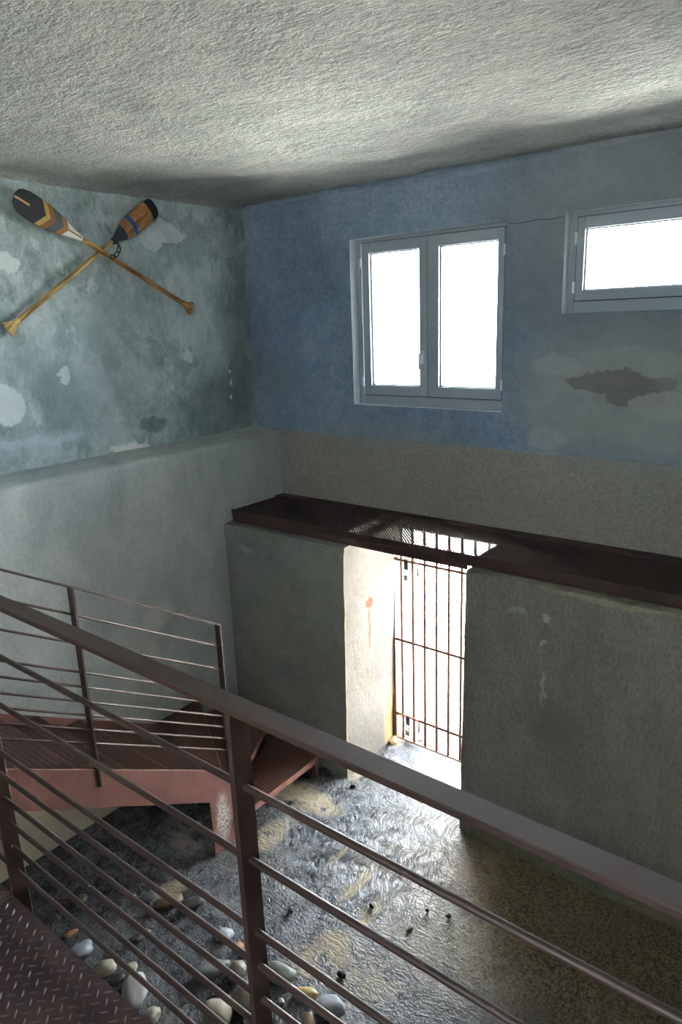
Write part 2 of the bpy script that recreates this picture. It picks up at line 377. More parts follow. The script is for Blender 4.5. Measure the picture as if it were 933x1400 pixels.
def wall_xz(name, x0, x1, z0, z1, y0, y1, holes, mats):
    xs = sorted({x0, x1, *[h[0] for h in holes], *[h[1] for h in holes]}); zs = sorted({z0, z1, *[h[2] for h in holes], *[h[3] for h in holes]})
    def solid(i, j):
        if i < 0 or j < 0 or i >= len(xs) - 1 or j >= len(zs) - 1: return False
        cx, cz = (xs[i] + xs[i + 1]) / 2, (zs[j] + zs[j + 1]) / 2
        return not any(h[0] < cx < h[1] and h[2] < cz < h[3] for h in holes)
    mb = MB()
    for i in range(len(xs) - 1):
        for j in range(len(zs) - 1):
            if not solid(i, j): continue
            a, b, c, d = xs[i], xs[i + 1], zs[j], zs[j + 1]
            mb.add([(a, y0, c), (b, y0, c), (b, y0, d), (a, y0, d)], [(0, 1, 2, 3)]); mb.add([(a, y1, c), (b, y1, c), (b, y1, d), (a, y1, d)], [(3, 2, 1, 0)])
            inside = lambda: None
            for (di, dj, q) in ((-1, 0, [(a, y0, c), (a, y0, d), (a, y1, d), (a, y1, c)]), (1, 0, [(b, y0, c), (b, y1, c), (b, y1, d), (b, y0, d)]),
                                (0, -1, [(a, y0, c), (a, y1, c), (b, y1, c), (b, y0, c)]), (0, 1, [(a, y0, d), (b, y0, d), (b, y1, d), (a, y1, d)])):
                if not solid(i + di, j + dj):
                    edge = (i + di < 0 or j + dj < 0 or i + di >= len(xs) - 1 or j + dj >= len(zs) - 1)
                    mb.add(q, [(0, 1, 2, 3)], 0 if edge else 1)
    me = mb.mesh(name)
    bm = bmesh.new(); bm.from_mesh(me); bmesh.ops.remove_doubles(bm, verts=bm.verts, dist=1e-5); bm.to_mesh(me); bm.free()
    return link(name, me, mats)
W1 = (-3.37, -2.105, 2.842, 4.068); W2 = (-1.715, -.45, 3.478, 4.07); D1 = (-3.0, -2.0, -.2, 1.955)
M_reveal = plaster('pale_window_reveal', (.6, .65, .68), (.7, .74, .77), (.78, .82, .84), 4, bumps=((60, .2, .004),))
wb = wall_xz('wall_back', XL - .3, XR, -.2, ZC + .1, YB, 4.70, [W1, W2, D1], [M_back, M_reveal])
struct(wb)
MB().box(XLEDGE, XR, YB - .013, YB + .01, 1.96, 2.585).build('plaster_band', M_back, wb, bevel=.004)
cv = MB(); rows = []
for k in range(81):
    x = XL + (XR - XL) * k / 80
    r = .045 + .055 * math.exp(-((x + 2.6) / 1.0) ** 2) + mnoise.noise((x * 3, 1, 1)) * .006
    rows.append([(x, YB + .004 - r + r * math.sin(a * math.pi / 16), ZC + .012 - r + r * math.cos(a * math.pi / 16)) for a in range(9)])
cv.add([p for q in rows for p in q], [(k * 9 + a, k * 9 + a + 1, (k + 1) * 9 + a + 1, (k + 1) * 9 + a) for k in range(80) for a in range(8)])
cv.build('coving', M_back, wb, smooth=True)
crk = MB()
_pts = [pixel(px, py, 1, YB - .001) for px, py in ((693, 304), (708, 306), (722, 303), (738, 300), (752, 300), (772, 296))]
crk.tube(_pts, [.0012, .002, .0025, .002, .0028, .002], 6)
_o = crk.build('plaster_crack', M_gasket_gap, wb)
struct(wall_xz('wall_rear', XL - .3, XR, -.2, ZC + .1, YR - .25, YR, [(-.35, .75, 3.25, 3.95)], [M_shell, M_shell]))  # the opening is added, unseen behind the camera, to let in fill light
struct(MB().box(XL - .3, XL, YR, YB, -.2, ZC + .1).build('wall_left', M_left))
struct(MB().box(XR, XR + .3, YR - .25, 4.7, -.2, ZC + .1).build('wall_right', M_shell))

# ledge in front of the left wall: rounded, slightly wavy top edge
lg = MB(); n = 90; prof = []
for k in range(n + 1):
    y = YR + (YB - YR) * k / n
    dz = mnoise.noise((y * 2.2, 0, 7)) * .008; dx = mnoise.noise((y * 1.6, 3, 1)) * .006
    ring = [(XLEDGE, -.1), (XLEDGE + dx * .3, 1.2), (XLEDGE + dx, 2.53 + dz), (XLEDGE - .006 + dx, 2.555 + dz), (XLEDGE - .025 + dx, 2.57 + dz), (XLEDGE - .1, 2.578 + dz), (XL, 2.605 + dz)]
    prof.append([(x, y, z) for x, z in ring])
m_ = len(prof[0])
lg.add([p for r in prof for p in r], [(k * m_ + i, k * m_ + i + 1, (k + 1) * m_ + i + 1, (k + 1) * m_ + i) for k in range(n) for i in range(m_ - 1)])
struct(lg.build('wall_ledge', M_ledge, smooth=True))

# two thick low walls either side of the doorway
def rough_block(name, x0, x1, z1, xt, mats, cream_side):
    bm = bmesh.new()
    me = bpy.data.meshes.new(name)
    mb = MB(); nx = max(4, round((x1 - x0) / .06)); nz = 32; ny = 8
    def pt(i, j, k): return Vector((x0 + (x1 - x0) * i / nx, 3.7 + (YB - 3.7) * j / ny, z1 * k / nz - (.06 if k == 0 else 0)))
    idx = {}
    def vid(i, j, k):
        if (i, j, k) not in idx:
            p = pt(i, j, k)
            nz_ = mnoise.noise((p.x * 4, p.y * 4, p.z * 4)) * .004 + mnoise.noise((p.x * 14, p.y * 14, p.z * 14)) * .002
            if j == 0: p.y += nz_
            if i in (0, nx): p.x += nz_ + (xt * (k / nz) if i == (nx if cream_side > 0 else 0) else 0)
            if k == nz: p.z += nz_
            if k == nz and j == 0: p.y += .008; p.z -= .006
            if j == 0 and i == (nx if cream_side > 0 else 0): p.y += .006
            idx[(i, j, k)] = len(mb.v); mb.v.append(tuple(p))
        return idx[(i, j, k)]
    def quad(a, b, c, d, mi): mb.f.append((a, b, c, d)); mb.m.append(mi)
    for i in range(nx):
        for k in range(nz): quad(vid(i, 0, k), vid(i + 1, 0, k), vid(i + 1, 0, k + 1), vid(i, 0, k + 1), 0)
        for j in range(ny): quad(vid(i, j, nz), vid(i + 1, j, nz), vid(i + 1, j + 1, nz), vid(i, j + 1, nz), 0)
    for i in (0, nx):
        for j in range(ny):
            for k in range(nz): quad(vid(i, j, k), vid(i, j + 1, k), vid(i, j + 1, k + 1), vid(i, j, k + 1), 1 if i == (nx if cream_side > 0 else 0) else 0)
    o = mb.build(name, mats, smooth=False)
    me = o.data
    me.polygons.foreach_set('use_smooth', [True] * len(me.polygons))
    me.set_sharp_from_angle(angle=math.radians(40))
    return struct(o)
rough_block('wall_lower_left', XLEDGE, -3.0, 1.916, .042, [M_block_l, M_cream], 1)
rough_block('wall_lower_right', -2.0, XR, 1.944, .024, [M_block_r, M_cream], -1)

# outside
og = MB(); og.add(*grid(-40, 40, 4.7, 60, 1.0, lambda x, y: -.03 + .1 * mnoise.noise((x * .2, y * .2, 9)) * min(1, (y - 4.7) / 6)))
og.add(*grid(-40, 40, -40, YR - .25, 4, lambda x, y: 1.2))
struct(og.build('ground_outside', M_ground, smooth=True))

struct(MB().box(-9, 6, 4.70, 6.3, 2.22, 2.42).build('added_bounce_slab', M_bounce_slab), 'added pale slab outside below the windows, bounces light to the ceiling')  # added slab, unseen: bounces light onto the ceiling and shades the doorway

# ------------------------------------------------------------------ windows
def frame_ring(mb, x0, x1, z0, z1, w, y0, y1, wb_=None, wt=None):
    wb_ = w if wb_ is None else wb_; wt = w if wt is None else wt
    mb.box(x0, x0 + w, y0, y1, z0, z1); mb.box(x1 - w, x1, y0, y1, z0, z1)
    mb.box(x0 + w, x1 - w, y0, y1, z0, z0 + wb_); mb.box(x0 + w, x1 - w, y0, y1, z1 - wt, z1); return mb
def make_window(name, W, sashes, label):
    root = struct(empty(name, ((W[0] + W[1]) / 2, 4.52, W[2])), label)
    fr = frame_ring(MB(), W[0], W[1], W[2], W[3], .05, 4.505, 4.58, .075, .04).build('window_frame', M_frame, root, bevel=.003)
    for (x0, x1, g, hinge_left) in sashes:
        gx0, gx1, gz0, gz1 = g
        mb = MB(); y0, y1 = 4.488, 4.55; z0, z1 = W[2] + .075, W[3] - .03
        mb.box(x0, gx0, y0, y1, z0, z1); mb.box(gx1, x1, y0, y1, z0, z1); mb.box(gx0, gx1, y0, y1, z0, gz0); mb.box(gx0, gx1, y0, y1, gz1, z1)
        s = mb.build('sash', M_frame, root, bevel=.004, seg=2)
        frame_ring(MB(), gx0 - .002, gx1 + .002, gz0 - .002, gz1 + .002, .008, 4.515, 4.535).build('glazing_bead', M_gasket_gap, s)
        MB().box(gx0, gx1, 4.522, 4.528, gz0, gz1).build('pane', M_glass, s)
        frame_ring(MB(), x0 - .005, x1 + .005, z0 - .006, z1 + .005, .008, 4.498, 4.506).build('shadow_gap', M_gasket_gap, s)  # dark ring painted in as the shadow gap between sash and frame
        hx = x0 - .006 if hinge_left else x1 + .006
        hz = [z0 + .1, z1 - .14] if (z1 - z0) > .8 else [z0 + .08, z1 - .12]
        for zz in hz:
            MB().tube([(hx, 4.482, zz - .035), (hx, 4.482, zz + .035)], .008, 10).build('hinge', M_white, s, smooth=False)
    return root
w1 = make_window('window_1', W1, [(-3.305, -2.731, (-3.24, -2.797, 2.992, 3.962), True), (-2.727, -2.14, (-2.637, -2.187, 2.992, 3.962), False)], 'two-leaf pale grey casement window above the barred doorway')
h = MB(); h.box(-2.779, -2.755, 4.476, 4.489, 3.16, 3.25).build('handle_plate', M_white, w1, bevel=.003)
h = MB(); h.tube([(-2.767, 4.478, 3.235), (-2.767, 4.445, 3.235), (-2.767, 4.438, 3.225), (-2.767, 4.436, 3.12)], .0085, 10).build('handle', M_white, w1, smooth=True)
make_window('window_2', W2, [(-1.66, -.505, (-1.613, -.552, 3.614, 3.972), True)], 'wide shallow pale grey window high beside the casement')

# ------------------------------------------------------------------ walkway of expanded metal over the doorway
gw = tag(empty('metal_walkway', (-1.2, 4.1, 1.95)), 'long dark brown walkway of metal mesh on top of the low walls', 'walkway')
MB().box(-4.165, XR - .006, 3.762, 3.772, 1.972, 2.025).build('front_angle', M_mesh, gw, bevel=.002)
MB().box(-4.165, -2.0, 3.768, 3.78, 1.919, 1.974).build('front_beam', M_mesh, gw, bevel=.002)
MB().box(-2.0, XR - .006, 3.768, 3.78, 1.948, 1.974).build('front_beam', M_mesh, gw, bevel=.002)
MB().box(-4.19, XR - .006, 4.31, YB - .015, 2.0, 2.02).build('rear_plate', M_mesh, gw, bevel=.002)
MB().box(-4.19, XR - .006, 4.315, 4.325, 1.948, 2.0).build('rear_beam', M_mesh, gw)
for x in (-4.16, -3.02, -1.96, -1.2, .1, 1.2): MB().box(x - .005, x + .005, 3.78, 4.315, 1.958, 2.0).build('bearer', M_mesh, gw)
st = MB(); x0, x1, y0, y1 = -4.165, XR - .01, 3.772, 4.315
for s, sp, wd in ((-1, .0245, .0128), (1, .0245, .0052)):
    for k in range(int((x1 - x0 + (y1 - y0)) / sp) + 2):
        c = (x0 - (y1 - y0) + k * sp) if s > 0 else (x0 + k * sp)      # strand x = c + s * (y - y0)
        a, b = y0, y1
        for (lim, lo) in ((x0, True), (x1, False)):
            yy = y0 + (lim - c) / s
            if (s > 0) == lo: a = max(a, yy)
            else: b = min(b, yy)
        if b - a < .01: continue
        st.bar((c + s * (a - y0), a, 2.014), (c + s * (b - y0), b, 2.014), wd, .0022)
o = st.build('mesh_panel', M_mesh, gw); o['kind'] = 'stuff'

# ------------------------------------------------------------------ barred gate
gt = tag(empty('iron_gate', (-2.5, 4.38, 0)), 'rusty barred iron gate standing in the bright doorway', 'gate')
GX0, GX1, GY = -2.975, -2.025, 4.38
MB().box(GX0 - .008, GX0 + .008, GY - .02, GY + .02, .015, 1.925).build('frame_stile', M_gate, gt, bevel=.002)
MB().box(GX1 - .008, GX1 + .008, GY - .02, GY + .02, .015, 1.925).build('frame_stile', M_gate, gt, bevel=.002)
for z, nm in ((.022, 'bottom_rail'), (1.915, 'top_rail')): MB().box(GX0, GX1, GY - .02, GY + .02, z - .007, z + .007).build(nm, M_gate, gt, bevel=.002)
for za, zb, nm in ((1.633, 1.655, 'cross_rail'), (.935, .948, 'cross_rail'), (.245, .258, 'cross_rail')):
    MB().bar((GX0, GY - .008, za + .004), (GX1, GY - .008, za + .004), .008, .021).build('cross_rail', M_gate, gt)
barm = None
for k in range(8):
    x = -2.911 + .1088 * k
    if barm is None:
        o = MB().tube([(x, GY, .025), (x, GY, 1.915)], .0115, 8).build('bar', M_gate, gt, smooth=True); barm = o
    else:
        c = barm.copy(); col.objects.link(c); c.location.x = .1088 * k
for zz in (1.65, .262):
    b = MB().tube([(GX0 - .05, GY - .024, zz), (-2.77, GY - .024, zz - .006), (-2.742, GY - .026, zz - .01), (-2.735, GY - .03, zz - .025), (-2.735, GY - .034, zz - .11)], .0065, 8).build('sliding_bolt', M_gate, gt, smooth=True)
    MB().box(-2.865, -2.825, GY - .036, GY - .028, zz - .075, zz - .005).build('hasp_plate', M_iron, gt, bevel=.002)
    for xx in (-2.94, -2.85, -2.78): MB().box(xx - .012, xx + .012, GY - .034, GY - .012, zz - .011, zz + .011).build('bolt_keeper', M_gate, gt, bevel=.002)
MB().box(-2.07, -2.04, GY - .05, GY, 1.86, 1.94).build('hinge', M_iron, gt, bevel=.004)
MB().box(-2.999, -2.99, GY - .03, GY + .04, 0, 1.94).build('jamb_strip', M_iron, gt)
for zz, lab in ((1.575, 'small padlock hanging from the upper bolt of the gate'), (.187, 'small padlock hanging from the lower bolt of the gate')):
    p = tag(empty('padlock', (-2.835, GY - .045, zz - .085)), lab, 'padlock', 'padlocks on the gate')
    MB().box(-2.855, -2.815, GY - .058, GY - .038, zz - .085, zz - .04).build('lock_body', M_brass, p, bevel=.004, seg=2)
    MB().tube([(-2.848, GY - .048, zz - .042), (-2.848, GY - .048, zz - .01), (-2.843, GY - .046, zz + .002), (-2.835, GY - .044, zz + .006), (-2.827, GY - .046, zz + .002), (-2.822, GY - .048, zz - .01), (-2.822, GY - .048, zz - .042)], .004, 8).build('shackle', M_brass, p, smooth=True)

# ------------------------------------------------------------------ chequer plate lugs
def lugs(inside, x0, x1, y0, y1, z, pitch=.038, L=.029, Wd=.006, H=.0026):
    mb = MB(); d = math.sqrt(.5)
    nx = int((x1 - x0) / pitch) + 1; ny = int((y1 - y0) / pitch) + 1
    for i in range(nx):
        for j in range(ny):
            for s in (0, 1):
                cx = x0 + (i + .5 * s) * pitch; cy = y0 + (j + .5 * s) * pitch
                if not inside(cx, cy): continue
                u = (d, d) if s else (d, -d); w = (-u[1], u[0])
                def P(a, b, h): return (cx + u[0] * a + w[0] * b, cy + u[1] * a + w[1] * b, z + h)
                mb.add([P(-L/2, 0, 0), P(-L/5, -Wd/2, 0), P(L/5, -Wd/2, 0), P(L/2, 0, 0), P(L/5, Wd/2, 0), P(-L/5, Wd/2, 0), P(-L/4, 0, H), P(L/4, 0, H)],
                    [(0,1,6),(1,2,7,6),(2,3,7),(3,4,7),(4,5,6,7),(5,0,6)])
    return mb
def in_poly(poly, m=.008):
    n = len(poly)
    def f(x, y):
        for i in range(n):
            ax, ay = poly[i]; bx, by = poly[(i + 1) % n]
            cr = (bx - ax) * (y - ay) - (by - ay) * (x - ax)
            if cr / max(1e-6, math.hypot(bx - ax, by - ay)) < m: return False
        return True
    return f

# ------------------------------------------------------------------ landing under the camera
ZL = 1.887; YE = .69
YL0, XL1 = YR + .01, XR - .01
lp = tag(empty('landing_platform', (-1.2, -.8, ZL)), 'dark red chequer plate landing in the lower left foreground', 'platform')
for (a, b, poly) in ((-4.19, -1.834, [(-4.19, YL0), (-1.834, YL0), (-1.834, YE), (-3.21, YE), (-3.21, .49), (-4.19, .49)]), (-1.830, XR, [(-1.830, YL0), (XL1, YL0), (XL1, YE), (-1.830, YE)])):
    pl = MB().prism(poly, ZL - .008, ZL).build('floor_plate', M_plate, lp)
    xa, xb = max(a, -2.9), min(b, .1)
    lo = lugs(lambda x, y: xa + .01 < x < xb - .01 and y < YE - .008, xa + .012, xb, .05, YE, ZL).build('raised_lugs', M_plate, pl); lo['kind'] = 'stuff'
MB().box(-3.21, XL1, YE - .012, YE - .002, ZL - .16, ZL - .008).build('edge_beam', M_rail, lp)
MB().box(-4.19, -3.21, .478, .488, ZL - .16, ZL - .008).build('edge_beam', M_rail, lp)
for x in (-3.1, -.2, 1.5):
    MB().box(x - .04, x + .04, .56, .64, .0, ZL - .01).build('support_leg', M_rail, lp)
_b = pixel(55, 1291, 2, ZL)
MB().tube([(_b.x, _b.y, ZL - .001), (_b.x, _b.y, ZL + .006)], .009, 6).build('bolt_head', M_iron, lp)

lr = tag(empty('landing_railing', (-.7, .72, ZL)), 'near dark brown steel railing with flat handrail and round bars', 'railing')
MB().box(-3.16, XL1, .698, .742, 2.838, 2.851).build('handrail', M_rail, lr, bevel=.002)
RX0 = -3.15
for z in (2.682, 2.525, 2.359, 2.277, 2.193, 2.113, 2.025, 1.939):
    MB().tube([(RX0, .722, z), (XL1, .722, z)], .0068, 10).build('rail_bar', M_rail, lr, smooth=True)
pl_x = pixel(45.4, 1245, 1, .744).x - .006
for x in (-3.15, pl_x, -.828, .12, 1.1):
    MB().box(x - .006, x + .006, .698, .744, ZL - .12, 2.839).build('post', M_rail, lr, bevel=.0015)

# ------------------------------------------------------------------ staircase
RISE = ZL / 11; GO = .287; XS = -3.217
def nose_y(i): return 1.638 + (i - 4) * GO              # front edge of tread i (i = 1 is the first below the landing)
SL = -RISE / GO
sc_ = tag(empty('staircase', (-3.7, 2.6, 0)), 'oxide red steel stairs winding down along the left wall to the wet floor', 'stairs')
def str_top(y): return 1.383 + (y - 1.31) * -.592
y0, y1 = .5, 2.705
poly = [(y0, str_top(y0)), (2.60, str_top(2.60)), (2.705, .46), (2.712, .0), (2.512, .0), (2.508, .424), (y0, .424 + (2.508 - y0) * .592 + .002)]
M_yz = Matrix(((0, 0, 1, 0), (1, 0, 0, 0), (0, 1, 0, 0), (0, 0, 0, 1)))
MB().prism(poly, XS - .010, XS, M=M_yz).build('outer_stringer', M_steel, sc_, bevel=.002)
poly = [(y0, str_top(y0) - .0), (2.80, .515), (2.80, .30), (y0, str_top(y0) - .25)]
MB().prism(poly, -4.198, -4.188, M=M_yz).build('wall_stringer', M_steel, sc_, bevel=.002)
def tread(poly, z, lip_edges=(), name='tread'):
    t = MB().prism(poly, z - .006, z)
    o = t.build(name, M_tread, sc_)
    for (a, b) in lip_edges:
        MB().bar((*a, z - .0235), (*b, z - .0235), .006, .049).build('nosing', M_nose, o, bevel=.001)
    xs = [p[0] for p in poly]; ys = [p[1] for p in poly]
    lo = lugs(in_poly(poly), min(xs) + .015, max(xs), min(ys) + .015, max(ys), z, .030, .021, .005, .0022).build('raised_lugs', M_tread, o); lo['kind'] = 'stuff'
    return o
xa, xb = -4.186, XS - .012
for i in range(1, 8):
    yb = nose_y(i); ya = yb - GO - .012
    tread([(xa, ya), (xb, ya), (xb, yb), (xa, yb)], ZL - RISE * i, [((xa, yb), (xb, yb))])
y7 = nose_y(7) - .012
N0 = (XS - .012, 2.66)
W1a = (-4.186, 3.26); W2a = (-3.755, 3.69)
tread([(xa, y7), (xb, y7), N0, W1a], ZL - RISE * 8, [(N0, W1a)])
tread([(N0[0], N0[1] - .04), (XS - .012, 2.70), W2a, (xa, 3.69), (xa, 3.2)], ZL - RISE * 9, [((XS - .012, 2.70), W2a)])
tread([(XS - .05, 2.72), (-3.2, 2.72), (-3.2, 3.60), (-3.72, 3.69), (-3.79, 3.69)], ZL - RISE * 10, [((-3.2, 2.72), (-3.2, 3.60))])
# small upstand feet under the bottom treads
for (x, y, zt) in ((-3.215, 3.57, ZL - RISE * 10), (-3.6, 3.62, ZL - RISE * 10), (-4.15, 3.62, ZL - RISE * 9), (-3.74, 3.64, ZL - RISE * 9)):
    MB().box(x - .02, x + .02, y - .02, y + .02, 0, zt - .006).build('tread_foot', M_steel, sc_)

sr = tag(empty('stair_railing', (XS, 2.0, .8)), 'far brown railing descending beside the stairs with thin round bars', 'railing')
sy0, sy1 = .5, 2.728
def rail_z(y): return 2.205 + (y - 1.761) * -.598
XRR = XS + .003
MB().bar((XRR - .018, sy0, rail_z(sy0)), (XRR - .018, sy1, rail_z(sy1)), .045, .011).build('handrail', M_rail, sr, bevel=.001)
for dz in (-.155, -.32, -.49, -.578, -.668, -.75, -.838, -.925):
    MB().tube([(XRR - .02, sy0, rail_z(sy0) + dz), (XRR - .02, sy1 - .006, rail_z(sy1) + dz)], .0065, 8).build('rail_bar', M_rail, sr, smooth=True)
for y in (.74, 1.765, 2.725):
    zb = str_top(y) - .107 if y < 2.6 else .44
    MB().box(XRR - .045, XRR + .005, y - .006, y + .006, zb, rail_z(y)).build('post', M_rail, sr, bevel=.001)

# ------------------------------------------------------------------ paddles crossed on the left wall
def paddle_material(name, blade_len, bands, wood, k, stripe=None):
    t = NT(name); s = t.n('ShaderNodeSeparateXYZ'); t.l(t.co, s.inputs[0])
    u, v = s.outputs[0], s.outputs[1]
    grainv = t.vmath('MULTIPLY', t.co, (6, 60, 60)); g = t.noise(1, 5, .6, vec=grainv)
    wcol = t.mix(t.mr(g, .32, .68), tuple(q * .42 for q in wood), tuple(min(1, q * 1.5) for q in wood))
    c = wcol
    q = t.math('DIVIDE', t.math('ADD', u, t.math('MULTIPLY', t.math('ABSOLUTE', v), k)), blade_len)
    for (a, b, colr) in bands:
        m = t.math('MULTIPLY', t.math('GREATER_THAN', q, a), t.math('LESS_THAN', q, b))
        cc = t.mix(g, tuple(x * .85 for x in colr), tuple(min(1, x * 1.15) for x in colr))
        c = t.mix(m, c, cc)
    if stripe:
        for (a, b, w, colr) in stripe:
            m = t.math('MULTIPLY', t.math('MULTIPLY', t.math('GREATER_THAN', u, a), t.math('LESS_THAN', u, b)), t.math('LESS_THAN', t.math('ABSOLUTE', v), w))
            c = t.mix(m, c, colr)
    return t.done(c, .6, t.bump(g, .15, .002), spec=.25)
def paddle(tip, grip, xoff, prof, bl, mats, label, flare, tilt=0):
    tip = Vector(tip); grip = Vector(grip); L = (grip - tip).length
    ex = (grip - tip).normalized(); ez = Vector((1, 0, 0)); ez = (ez - ex * ez.dot(ex)).normalized(); ey = ez.cross(ex)
    root = empty('paddle', (0, 0, 0)); root.matrix_basis = Matrix(((ex.x, ey.x, ez.x, tip.x), (ex.y, ey.y, ez.y, tip.y), (ex.z, ey.z, ez.z, tip.z), (0, 0, 0, 1)))
    tag(root, label, 'paddle', 'crossed paddles')
    mb = MB(); nv = 10; rings = []
    for (u, w, th) in prof:
        ring = []
        for a in range(nv * 2):
            ang = 2 * math.pi * a / (nv * 2)
            ring.append((u, w * math.copysign(abs(math.cos(ang)) ** .7, math.cos(ang)), th * math.sin(ang)))
        rings.append(ring)
    k = nv * 2
    mb.add([p for r in rings for p in r], [(i * k + j, i * k + (j + 1) % k, (i + 1) * k + (j + 1) % k, (i + 1) * k + j) for i in range(len(rings) - 1) for j in range(k)])
    mb.add(rings[0], [tuple(range(k))])
    def child(mb_, nm, mt):
        o = mb_.build(nm, mt, smooth=True); o.parent = root; return o
    child(mb, 'blade', mats[0])
    s = MB(); s.tube([(bl - .05, 0, 0), (bl + .1, 0, 0), (L * .6, 0, 0), (L - .09, 0, 0)], [.012, .017, .018, .016], 14); child(s, 'shaft', mats[1])
    g = MB(); rings = []
    for (u, w, th) in ((L - .10, .017, .017), (L - .085, .021, .019), (L - .075, .018, .017), (L - .05, .030, .017), (L - .015, .050, .017), (L, .052, .015)):
        rings.append([(u, w * math.copysign(abs(math.cos(2 * math.pi * a / 16)) ** .6, math.cos(2 * math.pi * a / 16)), th * math.copysign(abs(math.sin(2 * math.pi * a / 16)) ** .6, math.sin(2 * math.pi * a / 16))) for a in range(16)])
    g.add([p for r in rings for p in r], [(i * 16 + j, i * 16 + (j + 1) % 16, (i + 1) * 16 + (j + 1) % 16, (i + 1) * 16 + j) for i in range(len(rings) - 1) for j in range(16)])
    g.add(rings[-1], [tuple(range(16))]); g.add(rings[0], [tuple(range(15, -1, -1))])
    child(g, 'grip', mats[1])
    return root
woodA, woodB = (.42, .21, .075), (.52, .35, .14)
black, slate = (.018, .022, .026), (.06, .075, .085)
MA = paddle_material('painted_chevron_blade', .47, [(-1, .45, black), (.45, .52, (.40, .27, .075)), (.52, .60, (.20, .085, .035)), (.60, .72, slate), (.72, .80, (.30, .14, .05)), (.80, 2, (.68, .67, .62))], woodA, .62, [(.0, .10, .006, (.55, .36, .15)), (.36, .47, .005, (.30, .13, .045))])
MA2 = paddle_material('amber_wood_shaft', .5, [], woodA, 0)
MB_ = paddle_material('blue_banded_blade', .47, [(-1, .14, black), (.50, .57, (.03, .15, .42)), (.73, 2, slate)], (.40, .19, .07), -.18)
MB2 = paddle_material('pale_wood_shaft', .5, [], woodB, 0)
XA, XB = -4.385, -4.435
tipA = pixel(19, 268, 0, XA); gripA = pixel(262, 422, 0, XA)
tipB = pixel(212, 281, 0, XB + .02); gripB = pixel(10, 451, 0, XB)
profA = [(0, .030, .006), (.012, .055, .007), (.035, .073, .009), (.08, .084, .010), (.15, .086, .011), (.24, .079, .012), (.32, .062, .013), (.39, .040, .015), (.44, .024, .016), (.48, .016, .016)]
profB = [(0, .034, .006), (.01, .056, .007), (.03, .069, .009), (.08, .075, .010), (.16, .076, .011), (.26, .074, .012), (.32, .066, .013), (.39, .043, .015), (.44, .022, .016), (.48, .016, .016)]
paddle(tipB, gripB, 0, profB, .47, (MB_, MB2), 'wooden paddle with blue band and black tip, its blade upper right', 0)
paddle(tipA, gripA, 0, profA, .47, (MA, MA2), 'wooden paddle with black tip and chevrons, its blade upper left', 0)
ch = tag(empty('chain', pixel(158, 335, 0, -4.40)), 'short black iron chain looped around the crossing of the two paddles', 'chain')
cps = [(152, 331, -4.455), (160, 330, -4.405), (163.5, 337, -4.375), (162, 345, -4.36), (157, 350.5, -4.355), (151, 352, -4.37), (146, 349, -4.42)]
cpts = [pixel(a, b, 0, c) for a, b, c in cps]
for i in range(len(cpts) - 1):
    a, b = cpts[i], cpts[i + 1]; d = (b - a).normalized(); mid = (a + b) / 2; hl = (b - a).length / 2 + .004
    side = d.cross(Vector((1, 0, 0)) if i % 2 == 0 else Vector((.5, .6, .6))).normalized()
    ring = []
    for k in range(14):
        ang = 2 * math.pi * k / 14; ring.append(mid + d * (math.cos(ang) * hl) + side * (math.sin(ang) * .0125))
    MB().tube(ring, .0048, 7, closed=True).build('chain_link', M_iron, ch, smooth=True)
tag(MB().tube([(XL - .02, cpts[0].y, cpts[0].z), (XL + .02, cpts[0].y, cpts[0].z), (XL + .045, cpts[0].y + .005, cpts[0].z + .005), (XL + .05, cpts[0].y + .012, cpts[0].z + .03)], .005, 8).build('wall_hook', M_iron, smooth=True), 'small black iron wall hook behind the paddle crossing', 'hook')

# ------------------------------------------------------------------ stones and scraps on the floor
def stone_mat(name, colr, spots=.3, rough=.5):
    t = NT(name); a = t.noise(7, 5, .6); b = t.noise(45, 4, .7)
    c = t.mix(a, tuple(k * .72 for k in colr), tuple(min(1, k * 1.2) for k in colr))
    c = t.mix(t.math('MULTIPLY', t.mr(b, .55, .7), spots), c, tuple(k * .35 for k in colr))
    return t.done(c, rough, t.bump(b, .3, .004))
SM = {k: stone_mat('stone_' + k, c) for k, c in dict(white=(.50, .49, .46), cream=(.46, .42, .32), grey=(.19, .20, .20), dark=(.09, .095, .095), tan=(.26, .225, .17),
    yellow=(.50, .36, .13), blue=(.33, .36, .40), orange=(.50, .24, .09), green=(.26, .28, .25), pink=(.40, .31, .28), brown=(.20, .13, .07)).items()}
def stone(px, py, w, h, ang, mat, label, seed, flat=.62, name='pebble', sink=.42, cat='pebble', group='pebbles on the wet floor', jag=0):
    p = pixel(px, py, 2, .03); dist = (p - CAM).length
    a = w / F_PX * dist / 2; b = h / F_PX * dist / 2 * 1.05; c = min(a, b) * flat
    bm = bmesh.new(); bmesh.ops.create_icosphere(bm, subdivisions=3 if not jag else 1, radius=1)
    for v in bm.verts:
        q = v.co.copy(); k = 1 + .34 * mnoise.noise(q * .9 + Vector((seed * 3.7, 1, 2))) + .13 * mnoise.noise(q * 2.2 + Vector((seed, 5, 2)))
        if jag: k *= 1 + jag * mnoise.noise(q * 3 + Vector((seed * 1.3, 0, 0)))
        v.co = Vector((q.x * a * k, q.y * b * k, q.z * c * k))
    me = bpy.data.meshes.new(name); bm.to_mesh(me); bm.free()
    o = link(name, me, SM[mat] if isinstance(mat, str) else mat, smooth=not jag)
    view = math.atan2(p.y - CAM.y, p.x - CAM.x) - math.pi / 2
    o.rotation_euler = (0, 0, view + math.radians(ang))
    o.location = (p.x, p.y, floor_z(p.x, p.y) + c * (1 - sink))
    return tag(o, label, cat, group)
stone(183, 1349, 25, 42, -12, 'white', 'largest pale white cobble, just beyond the landing plate edge', 1, .8)
